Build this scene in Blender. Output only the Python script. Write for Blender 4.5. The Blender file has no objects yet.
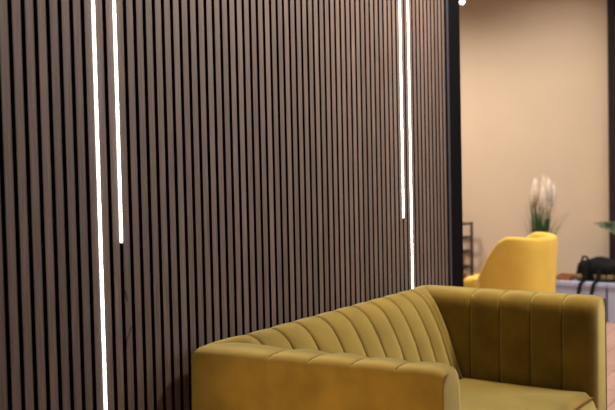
import bpy, bmesh, math, random
from mathutils import Vector, Matrix
random.seed(4)
S = bpy.context.scene
COL = S.collection

# ---------------------------------------------------------------- camera
TH, PITCH, ROLL = math.radians(33.8), math.radians(-2.17), math.radians(1.26)
F = Vector((math.cos(TH)*math.cos(PITCH), math.sin(TH)*math.cos(PITCH), math.sin(PITCH)))
R0 = F.cross(Vector((0, 0, 1))).normalized()
U0 = R0.cross(F).normalized()
U = U0*math.cos(ROLL) + R0*math.sin(ROLL)
R = R0*math.cos(ROLL) - U0*math.sin(ROLL)
cam = bpy.data.cameras.new('camera')
cam.sensor_width = 36.0
cam.lens = 870/615*36
cam.dof.use_dof = True
cam.dof.focus_distance = 3.05
cam.dof.aperture_fstop = 2.8
cam.clip_start = 0.05
co = bpy.data.objects.new('camera', cam)
COL.objects.link(co)
m = Matrix((R, U, -F)).transposed().to_4x4()
m.translation = Vector((0, -1.849, 1.32))
co.matrix_world = m
S.camera = co

# ---------------------------------------------------------------- light
w = bpy.data.worlds.new('world'); S.world = w; w.use_nodes = True
w.node_tree.nodes['Background'].inputs[0].default_value = (1.0, 0.86, 0.74, 1)
w.node_tree.nodes['Background'].inputs[1].default_value = 0.03

def light(name, kind, loc, target, energy, color, **kw):
    l = bpy.data.lights.new(name, kind)
    l.energy = energy; l.color = color
    for k, v in kw.items(): setattr(l, k, v)
    o = bpy.data.objects.new(name, l); COL.objects.link(o)
    o.location = loc
    d = Vector(target)-Vector(loc)
    o.rotation_euler = d.to_track_quat('-Z', 'Y').to_euler()
    return o
# daylight from the windows across the room (in front of the sofa)
light('window_light', 'AREA', (6.3, -4.6, 2.5), (3.1, 0, 0.6), 82, (0.97, 0.98, 1.0), shape='RECTANGLE', size=2.6, size_y=1.6)
# added unseen warm spot off to the left, lighting the near arm's outer face
light('warm_fill_spot', 'SPOT', (-0.6, -0.62, 0.86), (2.1, -0.72, 0.55), 255, (1.0, 0.60, 0.27), spot_size=math.radians(34), spot_blend=0.8, shadow_soft_size=0.06)
# weak added strip washing the slatted wall, and the ceiling spotlight on it
light('wall_wash_fill', 'AREA', (2.9, -0.42, 3.3), (2.9, -0.16, 1.3), 3, (1.0, 0.80, 0.64), shape='RECTANGLE', size=5.4, size_y=0.10, spread=math.radians(54))
light('wall_downlight', 'AREA', (3.95, -1.15, 3.1), (3.0, 0, 1.7), 94, (1.0, 0.79, 0.62), shape='DISK', size=0.35)
# ceiling downlights in front of the beige end wall
for py, pe in ((-1.3, 160), (0.7, 212), (2.3, 325)):
    light('ceiling_downlight', 'SPOT', (6.75, py, 3.35), (7.1, py, 0), pe, (1.0, 0.89, 0.78), spot_size=math.radians(138), spot_blend=1.0, shadow_soft_size=0.15)
S.view_settings.view_transform = 'Standard'
S.view_settings.look = 'None'
S.view_settings.exposure = 0.0
S.view_settings.gamma = 1.0
S.view_settings.use_curve_mapping = False

# ---------------------------------------------------------------- materials
def lin(c):
    return tuple(((v/255)/12.92 if v/255 <= .04045 else ((v/255+.055)/1.055)**2.4) for v in c)+(1,)

def mat(name, col, rough=.6, metal=0, var=0.0, vscale=8, stretch=(1, 1, 1), bump=0.0, bscale=60, sheen=0, sheen_tint=(1, 1, 1, 1), sheen_rough=.35, spec=.5, emit=None, estr=0):
    M = bpy.data.materials.new(name); M.use_nodes = True
    nt = M.node_tree; b = nt.nodes['Principled BSDF']
    b.inputs['Base Color'].default_value = col if len(col) == 4 else (*col, 1)
    b.inputs['Roughness'].default_value = rough
    b.inputs['Metallic'].default_value = metal
    b.inputs['Specular IOR Level'].default_value = spec
    if sheen:
        b.inputs['Sheen Weight'].default_value = sheen
        b.inputs['Sheen Roughness'].default_value = sheen_rough
        b.inputs['Sheen Tint'].default_value = sheen_tint
    if emit:
        b.inputs['Emission Color'].default_value = emit
        b.inputs['Emission Strength'].default_value = estr
    tc = nt.nodes.new('ShaderNodeTexCoord'); mp = nt.nodes.new('ShaderNodeMapping')
    mp.inputs['Scale'].default_value = stretch
    nt.links.new(tc.outputs['Object'], mp.inputs[0])
    if var:
        n = nt.nodes.new('ShaderNodeTexNoise'); n.inputs['Scale'].default_value = vscale; n.inputs['Detail'].default_value = 5
        nt.links.new(mp.outputs[0], n.inputs[0])
        r = nt.nodes.new('ShaderNodeValToRGB')
        c = b.inputs['Base Color'].default_value
        r.color_ramp.elements[0].position = .3; r.color_ramp.elements[1].position = .7
        r.color_ramp.elements[0].color = (*[v*(1-var) for v in c[:3]], 1)
        r.color_ramp.elements[1].color = (*[min(1, v*(1+var)) for v in c[:3]], 1)
        nt.links.new(n.outputs[0], r.inputs[0]); nt.links.new(r.outputs[0], b.inputs['Base Color'])
    if bump:
        n2 = nt.nodes.new('ShaderNodeTexNoise'); n2.inputs['Scale'].default_value = bscale; n2.inputs['Detail'].default_value = 4
        nt.links.new(mp.outputs[0], n2.inputs[0])
        bp = nt.nodes.new('ShaderNodeBump'); bp.inputs['Strength'].default_value = bump; bp.inputs['Distance'].default_value = .004
        nt.links.new(n2.outputs[0], bp.inputs['Height']); nt.links.new(bp.outputs[0], b.inputs['Normal'])
    return M

def slat_material():
    M = bpy.data.materials.new('slat_wood'); M.use_nodes = True
    nt = M.node_tree; b = nt.nodes['Principled BSDF']; L = nt.links.new
    tc = nt.nodes.new('ShaderNodeTexCoord')
    mp = nt.nodes.new('ShaderNodeMapping'); mp.inputs['Scale'].default_value = (90, 90, 1.6)
    L(tc.outputs['Object'], mp.inputs[0])
    n = nt.nodes.new('ShaderNodeTexNoise'); n.inputs['Scale'].default_value = 3; n.inputs['Detail'].default_value = 6
    L(mp.outputs[0], n.inputs[0])
    r = nt.nodes.new('ShaderNodeValToRGB')
    r.color_ramp.elements[0].position = .3; r.color_ramp.elements[1].position = .72
    r.color_ramp.elements[0].color = (.078, .057, .050, 1)
    r.color_ramp.elements[1].color = (.200, .152, .136, 1)
    L(n.outputs[0], r.inputs[0])
    # a slightly different tone on every slat
    sx = nt.nodes.new('ShaderNodeSeparateXYZ'); L(tc.outputs['Object'], sx.inputs[0])
    d = nt.nodes.new('ShaderNodeMath'); d.operation = 'DIVIDE'; d.inputs[1].default_value = .04
    L(sx.outputs[0], d.inputs[0])
    o = nt.nodes.new('ShaderNodeMath'); o.operation = 'SUBTRACT'; o.inputs[1].default_value = 1.389/.04 % 1
    L(d.outputs[0], o.inputs[0])
    f = nt.nodes.new('ShaderNodeMath'); f.operation = 'FLOOR'; L(o.outputs[0], f.inputs[0])
    wn = nt.nodes.new('ShaderNodeTexWhiteNoise'); wn.noise_dimensions = '1D'; L(f.outputs[0], wn.inputs['W'])
    mr = nt.nodes.new('ShaderNodeMapRange'); mr.inputs['To Min'].default_value = .80; mr.inputs['To Max'].default_value = 1.16
    L(wn.outputs['Value'], mr.inputs['Value'])
    hs = nt.nodes.new('ShaderNodeHueSaturation'); L(mr.outputs[0], hs.inputs['Value']); L(r.outputs[0], hs.inputs['Color'])
    L(hs.outputs[0], b.inputs['Base Color'])
    b.inputs['Roughness'].default_value = .55
    b.inputs['Specular IOR Level'].default_value = .35
    return M

def floor_material():
    M = bpy.data.materials.new('laminate_floor'); M.use_nodes = True
    nt = M.node_tree; b = nt.nodes['Principled BSDF']; L = nt.links.new
    tc = nt.nodes.new('ShaderNodeTexCoord')
    br = nt.nodes.new('ShaderNodeTexBrick'); L(tc.outputs['Object'], br.inputs[0])
    br.inputs['Scale'].default_value = 1; br.inputs['Brick Width'].default_value = 1.3; br.inputs['Row Height'].default_value = .19
    br.inputs['Mortar Size'].default_value = .003; br.inputs['Bias'].default_value = 0
    br.inputs['Color1'].default_value = lin((208, 172, 158)); br.inputs['Color2'].default_value = lin((194, 158, 144)); br.inputs['Mortar'].default_value = lin((110, 85, 70))
    mp = nt.nodes.new('ShaderNodeMapping'); mp.inputs['Scale'].default_value = (1.5, 22, 1); L(tc.outputs['Object'], mp.inputs[0])
    n = nt.nodes.new('ShaderNodeTexNoise'); n.inputs['Scale'].default_value = 2.2; n.inputs['Detail'].default_value = 6; L(mp.outputs[0], n.inputs[0])
    mx = nt.nodes.new('ShaderNodeMix'); mx.data_type = 'RGBA'; mx.blend_type = 'MULTIPLY'; mx.inputs[0].default_value = .35
    L(br.outputs[0], mx.inputs[6]); L(n.outputs[0], mx.inputs[7]); L(mx.outputs[2], b.inputs['Base Color'])
    b.inputs['Roughness'].default_value = .45
    return M

M_slat = slat_material()
M_felt = mat('black_felt', (.006, .005, .005), .95, spec=.1)
M_led = mat('led_diffuser', (1, 1, 1), .5, emit=(1, .90, .80, 1), estr=4.5)
M_alu = mat('aluminium', (.35, .35, .36), .4, .8)
M_black = mat('black_paint', (.003, .003, .0045), .8, spec=.05)
M_edge = mat('blue_grey_metal', (.035, .038, .052), .5, .3)
M_beige = mat('beige_wall_paint', lin((208, 190, 166)), .85, var=.03, vscale=2, spec=.2)
M_plain = mat('wall_paint', lin((190, 165, 140)), .85, var=.03, vscale=2, spec=.2)
M_dark = mat('dark_brown_panel', (.024, .019, .021), .8, var=.25, vscale=5, stretch=(6, 6, 1), spec=.15)
M_floor = floor_material()
M_ceil = mat('ceiling_paint', (.55, .50, .45), .9)
VT = (1.0, .95, .42, 1)
M_velvet = mat('mustard_velvet', (.200, .139, .022), .8, var=.24, vscale=8, bump=.25, bscale=16, sheen=.9, sheen_tint=VT, sheen_rough=.5, spec=.15)
M_pipe = mat('velvet_piping', (.20, .11, .02), .8, spec=.15)
M_seam_shade = mat('dark_seam_shade', (.045, .028, .005), .9, spec=.05)  # dark colour standing in for shade inside the stitched grooves
M_chair = mat('yellow_velvet', (.88, .62, .12), .8, var=.06, vscale=6, sheen=.3, sheen_tint=(1, .85, .4, 1), spec=.15)
M_wood = mat('dark_wood', (.05, .025, .012), .5, var=.3, vscale=10, stretch=(8, 8, 1))
M_bench = mat('grey_lilac_laminate', lin((176, 188, 218)), .5, var=.04, vscale=3)
M_bag = mat('black_nylon', (.006, .006, .007), .8, var=.4, vscale=14, bump=.6, bscale=20, spec=.2)
M_tan = mat('olive_tan_cloth', (.19, .14, .06), .8, var=.35, vscale=20)
M_tray = mat('orange_wood', (.42, .17, .065), .5, var=.2, vscale=9, stretch=(1, 8, 1))
M_leaf = mat('grass_green', (.035, .12, .035), .6, var=.4, vscale=10)
M_plume = mat('cream_plume', (.80, .72, .61), .95, var=.06, vscale=30)
M_pot = mat('dark_pot', (.05, .045, .045), .6, var=.2)
M_soil = mat('soil', (.03, .02, .012), .95, var=.4, vscale=40)
M_rack = mat('bronze_metal', (.045, .030, .022), .45, .4)
M_carton = mat('brown_carton', (.34, .16, .07), .8, var=.15)
M_rust = mat('rust_orange_box', (.46, .11, .03), .7, var=.15)

def broad_leaf_material():
    M = bpy.data.materials.new('variegated_leaf'); M.use_nodes = True
    nt = M.node_tree; b = nt.nodes['Principled BSDF']; L = nt.links.new
    tc = nt.nodes.new('ShaderNodeTexCoord')
    n = nt.nodes.new('ShaderNodeTexNoise'); n.inputs['Scale'].default_value = 38; n.inputs['Detail'].default_value = 3
    L(tc.outputs['Object'], n.inputs[0])
    r = nt.nodes.new('ShaderNodeValToRGB')
    r.color_ramp.elements[0].position = .42; r.color_ramp.elements[0].color = (.03, .085, .035, 1)
    r.color_ramp.elements[1].position = .60; r.color_ramp.elements[1].color = (.30, .34, .21, 1)
    L(n.outputs[0], r.inputs[0]); L(r.outputs[0], b.inputs['Base Color'])
    b.inputs['Roughness'].default_value = .5
    return M
M_bleaf = broad_leaf_material()

# ---------------------------------------------------------------- helpers
def obj(name, bm, m, parent=None, smooth=False, loc=None):
    bmesh.ops.recalc_face_normals(bm, faces=bm.faces)
    me = bpy.data.meshes.new(name); bm.to_mesh(me); bm.free()
    if smooth:
        for p in me.polygons: p.use_smooth = True
    me.materials.append(m)
    o = bpy.data.objects.new(name, me); COL.objects.link(o)
    if parent: o.parent = parent
    if loc: o.location = loc
    return o

def tag(o, label, cat, group=None):
    o['label'] = label; o['category'] = cat
    if group: o['group'] = group
    return o

def thing(name, label, cat, loc, rz=0, group=None):
    o = bpy.data.objects.new(name, None); COL.objects.link(o)
    o.location = loc; o.rotation_euler = (0, 0, rz); o.empty_display_size = .1
    return tag(o, label, cat, group)

def box(bm, x0, x1, y0, y1, z0, z1, bev=0, seg=2):
    r = bmesh.ops.create_cube(bm, size=1)
    vs = r['verts']
    for v in vs:
        v.co = Vector(((x0+x1)/2+v.co.x*(x1-x0), (y0+y1)/2+v.co.y*(y1-y0), (z0+z1)/2+v.co.z*(z1-z0)))
    if bev:
        es = list({e for v in vs for e in v.link_edges})
        bmesh.ops.bevel(bm, geom=es, offset=bev, segments=seg, affect='EDGES', profile=.5)
    return bm

def struct(name, bm, m, parent=None):
    o = obj(name, bm, m, parent)
    if not parent: o['kind'] = 'structure'
    return o

def tube(bm, pts, rad, n=8, cap=True):
    rings = []
    pts = [Vector(p) for p in pts]
    ref = Vector((.13, .21, .97))
    for i, p in enumerate(pts):
        t = (pts[min(i+1, len(pts)-1)]-pts[max(i-1, 0)]).normalized()
        a = t.cross(ref)
        if a.length < .05: a = t.cross(Vector((1, 0, 0)))
        a.normalize(); b = t.cross(a)
        r = rad[i] if isinstance(rad, (list, tuple)) else rad
        rings.append([bm.verts.new(p+a*r*math.cos(2*math.pi*k/n)+b*r*math.sin(2*math.pi*k/n)) for k in range(n)])
    for i in range(len(rings)-1):
        for k in range(n):
            bm.faces.new((rings[i][k], rings[i][(k+1) % n], rings[i+1][(k+1) % n], rings[i+1][k]))
    if cap:
        bm.faces.new(rings[0]); bm.faces.new(rings[-1])
    return bm

def grid(bm, P, closed_v=False):
    V = [[bm.verts.new(p) for p in row] for row in P]
    nv = len(P[0])
    for i in range(len(V)-1):
        for j in range(nv if closed_v else nv-1):
            k = (j+1) % nv
            bm.faces.new((V[i][j], V[i][k], V[i+1][k], V[i+1][j]))
    return V

# ---------------------------------------------------------------- room
struct('floor', box(bmesh.new(), -4, 8.2, -6.5, 3.6, -.1, 0), M_floor)
struct('ceiling', box(bmesh.new(), -4, 8.2, -6.5, 3.6, 3.4, 3.5), M_ceil)
struct('wall_back', box(bmesh.new(), 8.0, 8.2, -6.5, 3.6, 0, 3.4), M_beige)
struct('wall_side', box(bmesh.new(), 4.0, 8.2, 3.6, 3.7, 0, 3.4), M_plain)
X0 = 1.389; XE = 4.045
wl = struct('wall_left', box(bmesh.new(), -4, 4.21, .016, .14, 0, 3.4), M_felt)
SPLITS = ([(1.790, -.0002, .998), (1.801, -.0002, .979), (1.806, -.0002, .955)], [(1.819, -.0002, .880), (1.810, -.0002, .860), (1.799, -.0002, .842), (1.794, -.0002, .813)])
LEDN = {8: 0, 10: 1.126, 54: 1.099, 56: 0}   # gap index -> height of the lower end
bm = bmesh.new(); bc = bmesh.new()
for n in range(-130, 67):
    a = X0+.04*n+.0071; b = a+.0258
    if b > XE: break
    box(bm, a, b, .0, .0012, .0, 3.4, .0004, 1)
    box(bc, a+.0004, b-.0004, .0012, .018, .0, 3.4)
struct('slat_panel', bm, M_slat, wl)
struct('slat_core', bc, M_felt, wl)
# two small dark splits in the veneer below the short left light strip
for pts in SPLITS:
    bm = bmesh.new(); tube(bm, pts, .0011, 6); struct('veneer_split', bm, M_felt, wl)
struct('trim_1', box(bmesh.new(), XE-.001, XE+.024, -.003, .016, 0, 3.4, .002), M_edge)
struct('trim_2', box(bmesh.new(), XE+.024, 4.206, -.004, .016, 0, 3.4, .003), M_black)
struct('trim_3', box(bmesh.new(), 7.95, 8.0, -1.1, .235, 0, 3.4, .004), M_dark)

# ---------------------------------------------------------------- LED strips set in gaps of the slatted wall
LAB = {8: 'long white glowing light strip at left, running past the short one towards the floor',
       10: 'short white glowing light strip at left, stopping halfway down the slatted wall',
       54: 'short white glowing light strip at right, ending above the sofa back',
       56: 'long white glowing light strip at right, running down behind the sofa'}
for n, z0 in LEDN.items():
    x = X0+.04*n
    t = thing('light_strip', LAB[n], 'light strip', (x, 0, z0), 0, 'light strips in the slatted wall')
    z1 = 3.39-z0
    obj('channel', box(bmesh.new(), -.006, .006, .001, .015, .0, z1), M_alu, t)
    bm = bmesh.new()
    P = []
    for k in range(9):
        a = math.pi*k/8
        P.append([(-.0034*math.cos(a), -.0035*math.sin(a), .002), (-.0034*math.cos(a), -.0035*math.sin(a), z1)])
    grid(bm, P)
    bm.faces.ensure_lookup_table()
    bmesh.ops.contextual_create(bm, geom=[e for e in bm.edges if e.is_boundary])
    obj('diffuser', bm, M_led, t)

# ---------------------------------------------------------------- sofa
CX = 2.89                       # middle of the sofa along the wall
YB, YF = -.035, -.865           # outside of the back, front of the arms
HB, HF = {-1: .872, 1: .820}, .797    # half widths at back and front
WB = .27                        # depth of the back
XI = .650                       # inner half width between the arms
#        z     w_back  w_arm
PROF = [(.11, 0, 0), (.30, -.004, -.01), (.50, -.004, -.01), (.66, 0, 0), (.750, .002, .004), (.766, .012, .03), (.776, .04, .10),
        (.780, .07, .18), (.782, .11, .32), (.781, .16, .50), (.777, .215, .70), (.769, .275, .84), (.757, .335, .915), (.742, .395, .955),
        (.71, .475, .985), (.665, .565, 1), (.60, .67, 1), (.54, .74, 1), (.49, .80, 1), (.43, .87, 1), (.39, .94, 1), (.33, .97, 1), (.25, .97, 1)]
NP = len(PROF)
GAMP = [0, 0, 0, 0, 0, .15, .25, .3, .4, .5, 1, 1, 1, 1, 1, 1, 1, 1, 1, 1, 1, .8, .5]
def outx(y, s):                 # outside of the arm at depth y
    t = (y-YB)/(YF-YB)
    return CX+s*(HB[s]+(HF-HB[s])*t)
def thick(y, s):
    return abs(outx(y, s)-CX)-XI
def groove(u, gs):              # puffed channels between stitched grooves
    lo = max([g for g in gs if g <= u], default=None); hi = min([g for g in gs if g > u], default=None)
    if lo is None: lo = u-.07
    if hi is None: hi = u+.07
    p = min(u-lo, hi-u)
    return .009*(1-(1-min(1, p/.06))**2)-.004-.006*max(0, 1-p/.007)
def dense(a, b, gs, k=9):
    pts = sorted([a, b]+[g for g in gs if min(a, b) < g < max(a, b)])
    out = []
    for i in range(len(pts)-1):
        for q in (0, .012, .03, .06, .12, .22, .36, .5, .64, .78, .88, .94, .97, .988):
            out.append(pts[i]+(pts[i+1]-pts[i])*q)
    out.append(pts[-1])
    return out
GB = [2.291, 2.426, 2.562, 2.705, 2.840, 2.970, 3.101, 3.231, 3.358, 3.474]
GA = [-.320, -.455, -.590, -.725]
def norm2(i, col):              # profile normal in (w, z)
    sc = WB if col == 1 else .14
    a = PROF[max(i-1, 0)]; b = PROF[min(i+1, NP-1)]
    dw = (b[col]-a[col])*sc; dz = b[0]-a[0]
    l = math.hypot(dw, dz) or 1
    return -dz/l, dw/l          # (horizontal towards inside, vertical)
def cornerP(i, s):
    z, wb, wa = PROF[i]
    y = YB-wb*WB
    x = outx(y, s)-s*wa*thick(y, s)
    # rounded outer corner
    f = max(0, 1-wa*1.6)
    return Vector((x-s*.008*f, y-.008*f, z))
sofa = thing('sofa', 'mustard green velvet two-seat sofa with channel-stitched back and arms', 'sofa', (CX, -.45, 0))
OFF = Vector((-CX, .45, 0))
def sofa_part(name, bm, m, smooth=True, parent=None):
    for v in bm.verts: v.co += OFF
    return obj(name, bm, m, parent or sofa, smooth)
# backrest
bm = bmesh.new()
xs = dense(2.27, 3.495, GB)
P = []
def back_pt(i, x):
    z, wb, wa = PROF[i]
    nh, nz = norm2(i, 1)
    g = groove(x, GB)*GAMP[i]
    return Vector((x, YB-wb*WB-nh*g, z+nz*g))
cl = [cornerP(i, -1) for i in range(NP)]; cr = [cornerP(i, 1) for i in range(NP)]
left = [back_pt(i, xs[0]) for i in range(NP)]; right = [back_pt(i, xs[-1]) for i in range(NP)]
def lerpc(c, e, q, s):          # end channel, blending out into the corner seam
    out = []
    for i in range(NP):
        p = c[i].lerp(e[i], q)
        z, wb, wa = PROF[i]; nh, nz = norm2(i, 1)
        dist = abs((c[i]-e[i]).x)
        g = .012*math.sin(math.pi*min(1, q))*GAMP[i]*min(1, dist/.08)
        f = max(0, 1-wa*1.6)
        if f > 0 and q > 0: p.y = YB-wb*WB-.008*f*max(0, 1-q*dist/.05)**2
        out.append(p+Vector((0, -nh*g, nz*g)))
    return out
for q in (0, .05, .12, .22, .35, .5, .65, .8, .9): P.append(lerpc(cl, left, q, -1))
for x in xs: P.append([back_pt(i, x) for i in range(NP)])
for q in (.9, .8, .65, .5, .35, .22, .12, .05, 0): P.append(lerpc(cr, right, q, 1))
grid(bm, P)
back = sofa_part('backrest', bm, M_velvet)
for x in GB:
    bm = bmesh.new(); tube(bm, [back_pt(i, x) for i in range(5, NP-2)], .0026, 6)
    sofa_part('seam_shade', bm, M_seam_shade, parent=back)  # dark line along the stitching carries the groove's shade
# arms
for s in (-1, 1):
    bm = bmesh.new(); P = []
    ys = [YB-.02, YB-.04, YB-.07, YB-.12]
    ysd = dense(YF+.048, -.315, GA)[::-1]
    def arm_pt(i, y, inset=0):
        z, wb, wa = PROF[i]; nh, nz = norm2(i, 2)
        g = groove(y, GA+[YF-.05])*GAMP[i]-inset
        bulge = .012*math.sin(math.pi*min(1, max(0, (z-.1)/.68)))*math.sin(math.pi*(y-YB)/(YF-YB)) if wa <= .01 and i < 5 else 0
        q_ = max(0, 1-(y-YF)/.048)
        c_ = 1-math.sqrt(max(0, 1-q_*q_))
        if y < -.725: g *= 1-q_
        z -= .013*c_*min(1, max(0, (z-.60)/.18))
        return Vector((outx(y, s)-s*wa*(thick(y, s)-.042*c_)-s*nh*g+s*bulge, y, z+nz*g))
    c = cl if s < 0 else cr
    first = [arm_pt(i, ysd[0]) for i in range(NP)]
    for q in (0, .04, .1, .2, .32, .45, .6, .75, .88):
        row = []
        for i in range(NP):
            p = c[i].lerp(first[i], q)
            wa = PROF[i][2]; f = max(0, 1-wa*1.6)
            if f > 0 and q > 0: p.x = outx(p.y, s)-s*wa*thick(p.y, s)-s*.008*f*max(0, 1-q*abs(c[i].y-first[i].y)/.05)**2
            nh, nz = norm2(i, 2); g = .005*math.sin(math.pi*q)*GAMP[i]*min(1, abs(c[i].y-first[i].y)/.1)
            row.append(p+Vector((-s*nh*g, 0, nz*g)))
        P.append(row)
    for y in ysd: P.append([arm_pt(i, y) for i in range(NP)])
    for q in (.1, .2, .32, .45, .58, .7, .8, .88, .94, .98, 1): P.append([arm_pt(i, YF+.048*(1-q)) for i in range(NP)])
    last = P[-1]
    V = grid(bm, P)
    bm.faces.new(V[-1])
    for i in range(9):
        e = bm.edges.get((V[-1][i], V[-1][i+1]))
        if e: e.smooth = False
    a = sofa_part('arm', bm, M_velvet)
    bm = bmesh.new()
    tube(bm, [last[i]+Vector((-s*.0008, -.0003, 0)) for i in range(9)], .0028, 8)
    sofa_part('piping', bm, M_pipe, parent=a)
    for y in GA:                                            # dark tubes painting crease shade along the stitched grooves
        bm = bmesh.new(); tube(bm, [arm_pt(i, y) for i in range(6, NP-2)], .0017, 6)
        sofa_part('seam_shade', bm, M_seam_shade, parent=a)
# seat cushion: one wide, slightly crowned
bm = bmesh.new()
nx, ny = 40, 24
x0, x1, y0, y1 = CX-.648, CX+.648, -.285, YF+.012
P = []
def rnd(t, r):                  # 0..1 edge rounding
    return 1 if t >= r else math.sqrt(max(0, 1-((r-t)/r)**2))
def seat_z(x, y):
    dx = min(x-x0, x1-x); dy = y-y1
    crown = .018*math.sin(math.pi*(x-x0)/(x1-x0))**.5 if 0 < (x-x0)/(x1-x0) < 1 else 0
    wr = .0025*math.sin(11*x+5*y)+.002*math.sin(23*x-9*y)
    return .402+crown+wr*min(1, dx/.05)*min(1, max(0, dy)/.05)
rows = []
for i in range(nx+1):
    x = x0+(x1-x0)*(.5-.5*math.cos(math.pi*i/nx))*1.0
    dx = min(x-x0, x1-x)
    row = [Vector((x, y0, .27))]
    for j in range(ny+1):
        y = y0+(y1-y0)*j/ny
        zz = seat_z(x, y)-.03*(1-rnd(dx, .035))-.022*(1-rnd(max(0, y-y1), .03))-.02*(1-rnd(max(0, y0-y), .03))
        row.append(Vector((x, y, zz)))
    e = row[-1]
    row += [e+Vector((0, -.006, -.010)), e+Vector((0, -.014, -.035)), Vector((x, y1-.017, .34)), Vector((x, y1-.014, .29)), Vector((x, y1+.0, .272))]
    rows.append(row)
V = grid(bm, rows, True)
bm.faces.new([v for v in V[0]]); bm.faces.new([v for v in V[-1]])
cush = sofa_part('seat_cushion', bm, M_velvet)
bm = bmesh.new()
edge = [r[ny+1]+Vector((0, -.003, .001)) for r in rows]
tube(bm, edge, .004, 8)
tube(bm, [edge[-1]+Vector((.0, .0, 0)), edge[-1]+Vector((.001, -.010, -.04)), Vector((x1+.001, y1-.014, .29))], .004, 8)
tube(bm, [edge[0], edge[0]+Vector((-.001, -.010, -.04)), Vector((x0-.001, y1-.014, .29))], .004, 8)
sofa_part('piping', bm, M_pipe, parent=cush)
sofa_part('front_rail', box(bmesh.new(), CX-.65, CX+.65, YF-.012, -.30, .11, .265, .012, 3), M_velvet)
for lx in (-.70, .70):
    for ly in (-.14, -.79):
        bm = bmesh.new()
        tube(bm, [(CX+lx, ly, 0), (CX+lx, ly, .125)], [.013, .024], 14)
        sofa_part('leg', bm, M_wood)

# ---------------------------------------------------------------- yellow tub chair
ch = thing('tub_chair', 'bright yellow velvet tub chair seen from behind, near the beige wall', 'chair', (6.21, .452, 0), math.radians(87))
bm = bmesh.new()
P = []
def hgt(px):
    for (a, ha), (b, hb) in zip(HP, HP[1:]):
        if px <= b: return ha+(hb-ha)*(px-a)/(b-a)
    return HP[-1][1]
HP = [(-1, .815), (-.25, .815), (-.12, .826), (-.06, .826), (-.02, .822), (.03, .785), (.10, .69), (.17, .585), (.23, .50), (.27, .462), (1, .45)]
NA = 48
for k in range(NA+1):
    a = math.radians(-146+292*k/NA)
    ex = 2.7
    cx_, sy_ = math.cos(a), math.sin(a)
    def pl(r, z):
        sp = .055*(z-.25)
        px = -(abs(cx_)**(2/ex))*math.copysign(1, cx_)*(.250+r+sp)
        py = (abs(sy_)**(2/ex))*math.copysign(1, sy_)*(.265+r+sp)
        if cx_ < 0: px *= 1.18
        return Vector((px, py, z))
    h = hgt(pl(0, .6).x)
    row = []
    for z in (.24, .30, .40, .50): row.append(pl(0, z))
    row += [pl(.0, h-.09), pl(0, h-.03), pl(-.008, h-.010), pl(-.025, h), pl(-.05, h-.002), pl(-.066, h-.018), pl(-.072, h-.05), pl(-.075, .47), pl(-.08, .36), pl(-.08, .25)]
    P.append(row)
V = grid(bm, P, True)
bm.faces.new(V[0]); bm.faces.new(V[-1])
obj('backrest', bm, M_chair, ch, True)
bm = bmesh.new(); box(bm, -.22, .36, -.205, .205, .25, .51, .05, 5)
obj('seat', bm, M_chair, ch, True)
for sx in (-1, 1):
    for sy in (-1, 1):
        bm = bmesh.new(); tube(bm, [(sx*.24+.02, sy*.22, 0), (sx*.19+.02, sy*.18, .255)], [.011, .019], 12)
        obj('leg', bm, M_wood, ch)

# ---------------------------------------------------------------- grey benches
for y1_, y0_, lab in ((.575, .125, 'pale grey box bench by the beige wall, under the tray and bag'),
                      (.12, -1.15, 'pale grey box bench at the right edge, continuing the row')):
    b = thing('box_bench', lab, 'bench', (7.70, (y0_+y1_)/2, 0), 0, 'grey box benches')
    h = (y1_-y0_)/2
    obj('body', box(bmesh.new(), -.27, .27, -h+.006, h-.006, 0, .29, .006), M_bench, b)
    obj('seat_board', box(bmesh.new(), -.28, .28, -h+.001, h-.001, .29, .332, .008, 3), M_bench, b)

# tray
tr = thing('tray', 'low orange-brown wooden tray on the grey bench, left of the black bag', 'tray', (7.56, .505, .333))
bm = bmesh.new(); box(bm, -.10, .10, -.075, .07, 0, .010, .003)
obj('base', bm, M_tray, tr)
bm = bmesh.new()
box(bm, -.10, -.088, -.075, .07, .008, .038, .003); box(bm, .088, .10, -.075, .07, .008, .038, .003)
box(bm, -.10, .10, .058, .07, .008, .038, .003); box(bm, -.10, .10, -.075, -.063, .008, .038, .003)
obj('rim', bm, M_tray, tr)

# duffel bag
bag = thing('duffel_bag', 'black soft duffel bag with tan patches slumped on the grey bench', 'bag', (7.60, .13, .333))
bm = bmesh.new(); P = []
NL = 22
for i in range(NL+1):
    t = i/NL; y = .29-.66*t
    e = math.sin(math.pi*min(1, max(0, t)))**.32 if 0 < t < 1 else 0.02
    hh = (.200+.014*math.sin(9*t)+.008*math.sin(23*t+1))*(.40+.60*e)
    ww = .13*(.35+.65*e)+.006*math.sin(17*t)
    if t in (0, 1): hh *= .75; ww *= .7
    row = []
    for k in range(20):
        a = 2*math.pi*k/20
        c_, s_ = math.cos(a), math.sin(a)
        px = math.copysign(abs(c_)**.7, c_)*ww
        pz = hh/2+math.copysign(abs(s_)**.75, s_)*hh/2
        px += .005*math.sin(5*a+7*t)
        row.append(Vector((px, y, max(.001, pz))))
    P.append(row)
V = grid(bm, P, True); bm.faces.new(V[0]); bm.faces.new(V[-1])
obj('body', bm, M_bag, bag, True)
for y, l in ((.235, .06), (.085, .045), (.035, .05), (-.03, .06), (-.12, .08)):     # tan patches along the lower front
    bm = bmesh.new(); box(bm, -.142, -.12, y-l/2, y+l/2, .022, .062, .008, 3)
    obj('patch', bm, M_tan, bag, True)
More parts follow.
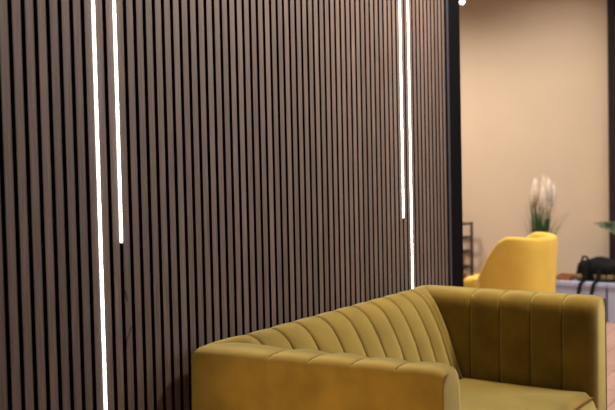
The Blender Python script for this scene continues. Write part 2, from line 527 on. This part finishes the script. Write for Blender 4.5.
for y in (.205, .095):
    bm = bmesh.new(); C_ = [(-.09, y-.05, .175), (-.137, y-.04, .12), (-.148, y-.03, .05), (-.165, y-.025, .008), (-.188, y-.01, .002), (-.196, y, -.02), (-.197, y+.015, -.10), (-.196, y+.03, -.19)]
    P = [[Vector(c)+Vector((0, d, 0)) for d in (-.017, .017)] for c in C_]
    grid(bm, P); bmesh.ops.solidify(bm, geom=bm.faces[:], thickness=.004)
    obj('strap', bm, M_bag, bag, True)
bm = bmesh.new(); tube(bm, [(-.02, .245, .16), (-.03, .225, .203), (-.03, .205, .206), (-.02, .185, .18)], .010, 8)
obj('grab_loop', bm, M_bag, bag, True)

# ---------------------------------------------------------------- pampas plant behind the chair
def pot(t, r, h):
    bm = bmesh.new(); n = 28; prof = [(r*.72, 0), (r*.80, h*.3), (r*.93, h*.75), (r, h), (r*.92, h), (r*.88, h*.9)]
    P = [[Vector((q*math.cos(2*math.pi*k/n), q*math.sin(2*math.pi*k/n), z)) for k in range(n)] for q, z in prof]
    V = grid(bm, P, True); bm.faces.new(V[0])
    obj('pot', bm, M_pot, t, True)
    bm = bmesh.new(); bmesh.ops.create_cone(bm, cap_ends=True, segments=28, radius1=r*.86, radius2=r*.86, depth=.02, matrix=Matrix.Translation((0, 0, h*.88)))
    obj('soil', bm, M_soil, t)
pl_ = thing('pampas_plant', 'green grass plant with cream feathery plumes behind the yellow chair', 'plant', (7.46, .70, 0))
pot(pl_, .105, .50)
def blade(bm, base, az, lean, L_, w0, droop):
    n = 9; pts = []
    d = Vector((math.cos(az), math.sin(az), 0)); side = Vector((-d.y, d.x, 0))
    prev = []
    for i in range(n+1):
        t = i/n
        p = base+d*(lean*L_*t+droop*L_*t**3)+Vector((0, 0, L_*(t-.45*droop*t**3)))
        ww = w0*(1-t**2)**.7+.0004
        prev.append([p-side*ww+Vector((0, 0, 0)), p+d*ww*.3, p+side*ww])
    grid(bm, prev)
bm = bmesh.new()
for k in range(90):
    az = random.uniform(0, 2*math.pi)
    blade(bm, Vector((random.gauss(0, .028), random.gauss(0, .028), .44)), az, random.uniform(.0, .15), random.uniform(.40, .66), random.uniform(.004, .007), random.uniform(0, .12))
for k in range(34):
    az = random.choice((random.uniform(0, 2*math.pi), random.gauss(-1.4, .5)))
    blade(bm, Vector((random.gauss(0, .02), random.gauss(0, .02), .44)), az, random.uniform(.16, .38), random.uniform(.40, .56), random.uniform(.0025, .004), random.uniform(.1, .3))
fo = obj('foliage', bm, M_leaf, pl_, True)
plr = random.Random(9)
for (dy, dx, hz) in ((.02, 0, .745), (-.012, .03, .785), (-.05, -.01, .765), (-.028, -.03, .70), (.034, .02, .70), (-.062, .02, .72), (.01, -.03, .76)):
    bm = bmesh.new()
    top = Vector((dx*1.6, dy*1.6, .44+hz))
    tube(bm, [(dx*.3, dy*.3, .44), (dx*1.1, dy*1.1, .44+hz*.5), tuple(top-Vector((0, 0, .12)))], .0025, 6)
    st = obj('stem', bm, M_leaf, pl_, True)
    bm = bmesh.new()
    c0 = top-Vector((0, 0, .19))
    rr = []; pp_ = []
    for i in range(10):
        t = i/9; pp_.append(c0+Vector((dx*.3*t, dy*.3*t, .20*t))); rr.append(.004+.025*math.sin(math.pi*min(1, t*.93+.07))**.8)
    tube(bm, pp_, rr, 10)
    for q in range(170):                                   # feathery hairs
        t = plr.random(); a = plr.uniform(0, 6.28); r_ = .022*math.sin(math.pi*(t*.9+.08))
        b0 = c0+Vector((r_*math.cos(a), r_*math.sin(a), .20*t)); tip = b0+Vector((.020*math.cos(a), .020*math.sin(a), .03+.02*plr.random()))
        sd = Vector((-math.sin(a), math.cos(a), 0))*.0013
        v = [bm.verts.new(b0-sd), bm.verts.new(b0+sd), bm.verts.new(tip)]; bm.faces.new(v)
    obj('plume', bm, M_plume, pl_, True)

# ---------------------------------------------------------------- broad-leaved plant at the right edge
bp = thing('leafy_plant', 'potted plant at the right edge whose pale variegated leaf points left', 'plant', (7.74, -.42, .333))
pot(bp, .10, .17)
bm = bmesh.new(); tube(bm, [(0, 0, .14), (.0, .01, .28), (-.01, .02, .42)], [.014, .012, .009], 10)
obj('stem', bm, M_leaf, bp, True)
def broad(p0, p1, p2, wmax, up=Vector((-.65, 0, .75))):
    bm = bmesh.new(); P = []; n = 22
    for i in range(n+1):
        t = i/n
        p = p0*(1-t)**2+p1*2*t*(1-t)+p2*t*t
        d = (2*(1-t)*(p1-p0)+2*t*(p2-p1)).normalized()
        sd = d.cross(up).normalized(); nn = sd.cross(d)
        ww = wmax*math.sin(math.pi*min(1, t**.75*.97+.02))**.9+.002 if t < 1 else .0005
        P.append([p+sd*ww*q+nn*(.25*ww*abs(q)+.0015) for q in (-1, -.6, -.25, 0, .25, .6, 1)])
    for row in list(P[::-1]): pass
    grid(bm, P)
    r = bmesh.ops.solidify(bm, geom=bm.faces[:], thickness=.0015)
    return bm
B = Vector((7.74, -.42, .333))
TIP = Vector((7.58, .265, .828))-B
obj('leaf', broad(Vector((-.01, .02, .40)), Vector((-.10, .16, .36)), TIP, .115, Vector((-.92, 0, .38))), M_bleaf, bp, True)
for az, l, z in ((-1.2, .34, .62), (-2.4, .30, .68), (.4, .22, .70), (-.3, .22, .60), (-1.9, .30, .45)):
    d = Vector((math.cos(az), math.sin(az), 0))
    obj('leaf', broad(Vector((-.01, .02, .38)), d*l*.5+Vector((0, 0, z)), d*l+Vector((0, 0, z-.10)), .05, Vector((0, 0, 1))), M_bleaf, bp, True)

# ---------------------------------------------------------------- metal rack beside the black post
rk = thing('shelf_rack', 'low dark metal shelf rack against the beige wall beside the black post', 'shelf', (7.78, 1.835, 0))
for sx in (-.14, .14):
    for sy in (-.30, .30):
        obj('post', box(bmesh.new(), sx-.011, sx+.011, sy-.011, sy+.011, 0, .80, .002), M_rack, rk)
for z in (.785, .655, .52, .37, .10):
    bm = bmesh.new()
    for sx in (-.14, .14): box(bm, sx-.008, sx+.008, -.29, .29, z-.008, z+.008)
    for sy in (-.30, .30): box(bm, -.13, .13, sy-.008, sy+.008, z-.008, z+.008)
    if z < .4: 
        for k in range(9): box(bm, -.135+.032*k, -.125+.032*k, -.29, .29, z-.004, z+.004)
    obj('shelf', bm, M_rack, rk)
def carton(name, lab, loc, sx, sy, sz, m, cat):
    t = thing(name, lab, cat, loc)
    obj('body', box(bmesh.new(), -sx/2, sx/2, -sy/2, sy/2, 0, sz, .004), m, t)
    obj('lid', box(bmesh.new(), -sx/2-.003, sx/2+.003, -sy/2-.003, sy/2+.003, sz-.03, sz+.004, .003), m, t)
carton('storage_box', 'rust orange lidded box low on the metal rack', (7.75, 1.64, .109), .18, .16, .19, M_rust, 'box')
carton('storage_box', 'brown carton box on the metal rack, above the orange one', (7.75, 1.64, .379), .17, .14, .09, M_carton, 'box')

# ---------------------------------------------------------------- hanging spotlight seen past the top of the black post
sp = thing('spotlight', 'small glowing white spotlight at the top edge beside the black post', 'lamp', (6.97, 1.185, 2.726))
bm = bmesh.new(); tube(bm, [(0, 0, .02), (0, 0, .16)], .035, 20); obj('housing', bm, M_black, sp)
bm = bmesh.new(); tube(bm, [(0, 0, .15), (0, 0, .62)], .006, 10); obj('rod', bm, M_black, sp)
bm = bmesh.new(); bmesh.ops.create_uvsphere(bm, u_segments=16, v_segments=10, radius=.024, matrix=Matrix.Translation((0, 0, .018)))
obj('bulb', bm, mat('bulb_glow', (1, 1, 1), .5, emit=(1, .93, .85, 1), estr=4.5), sp, True)
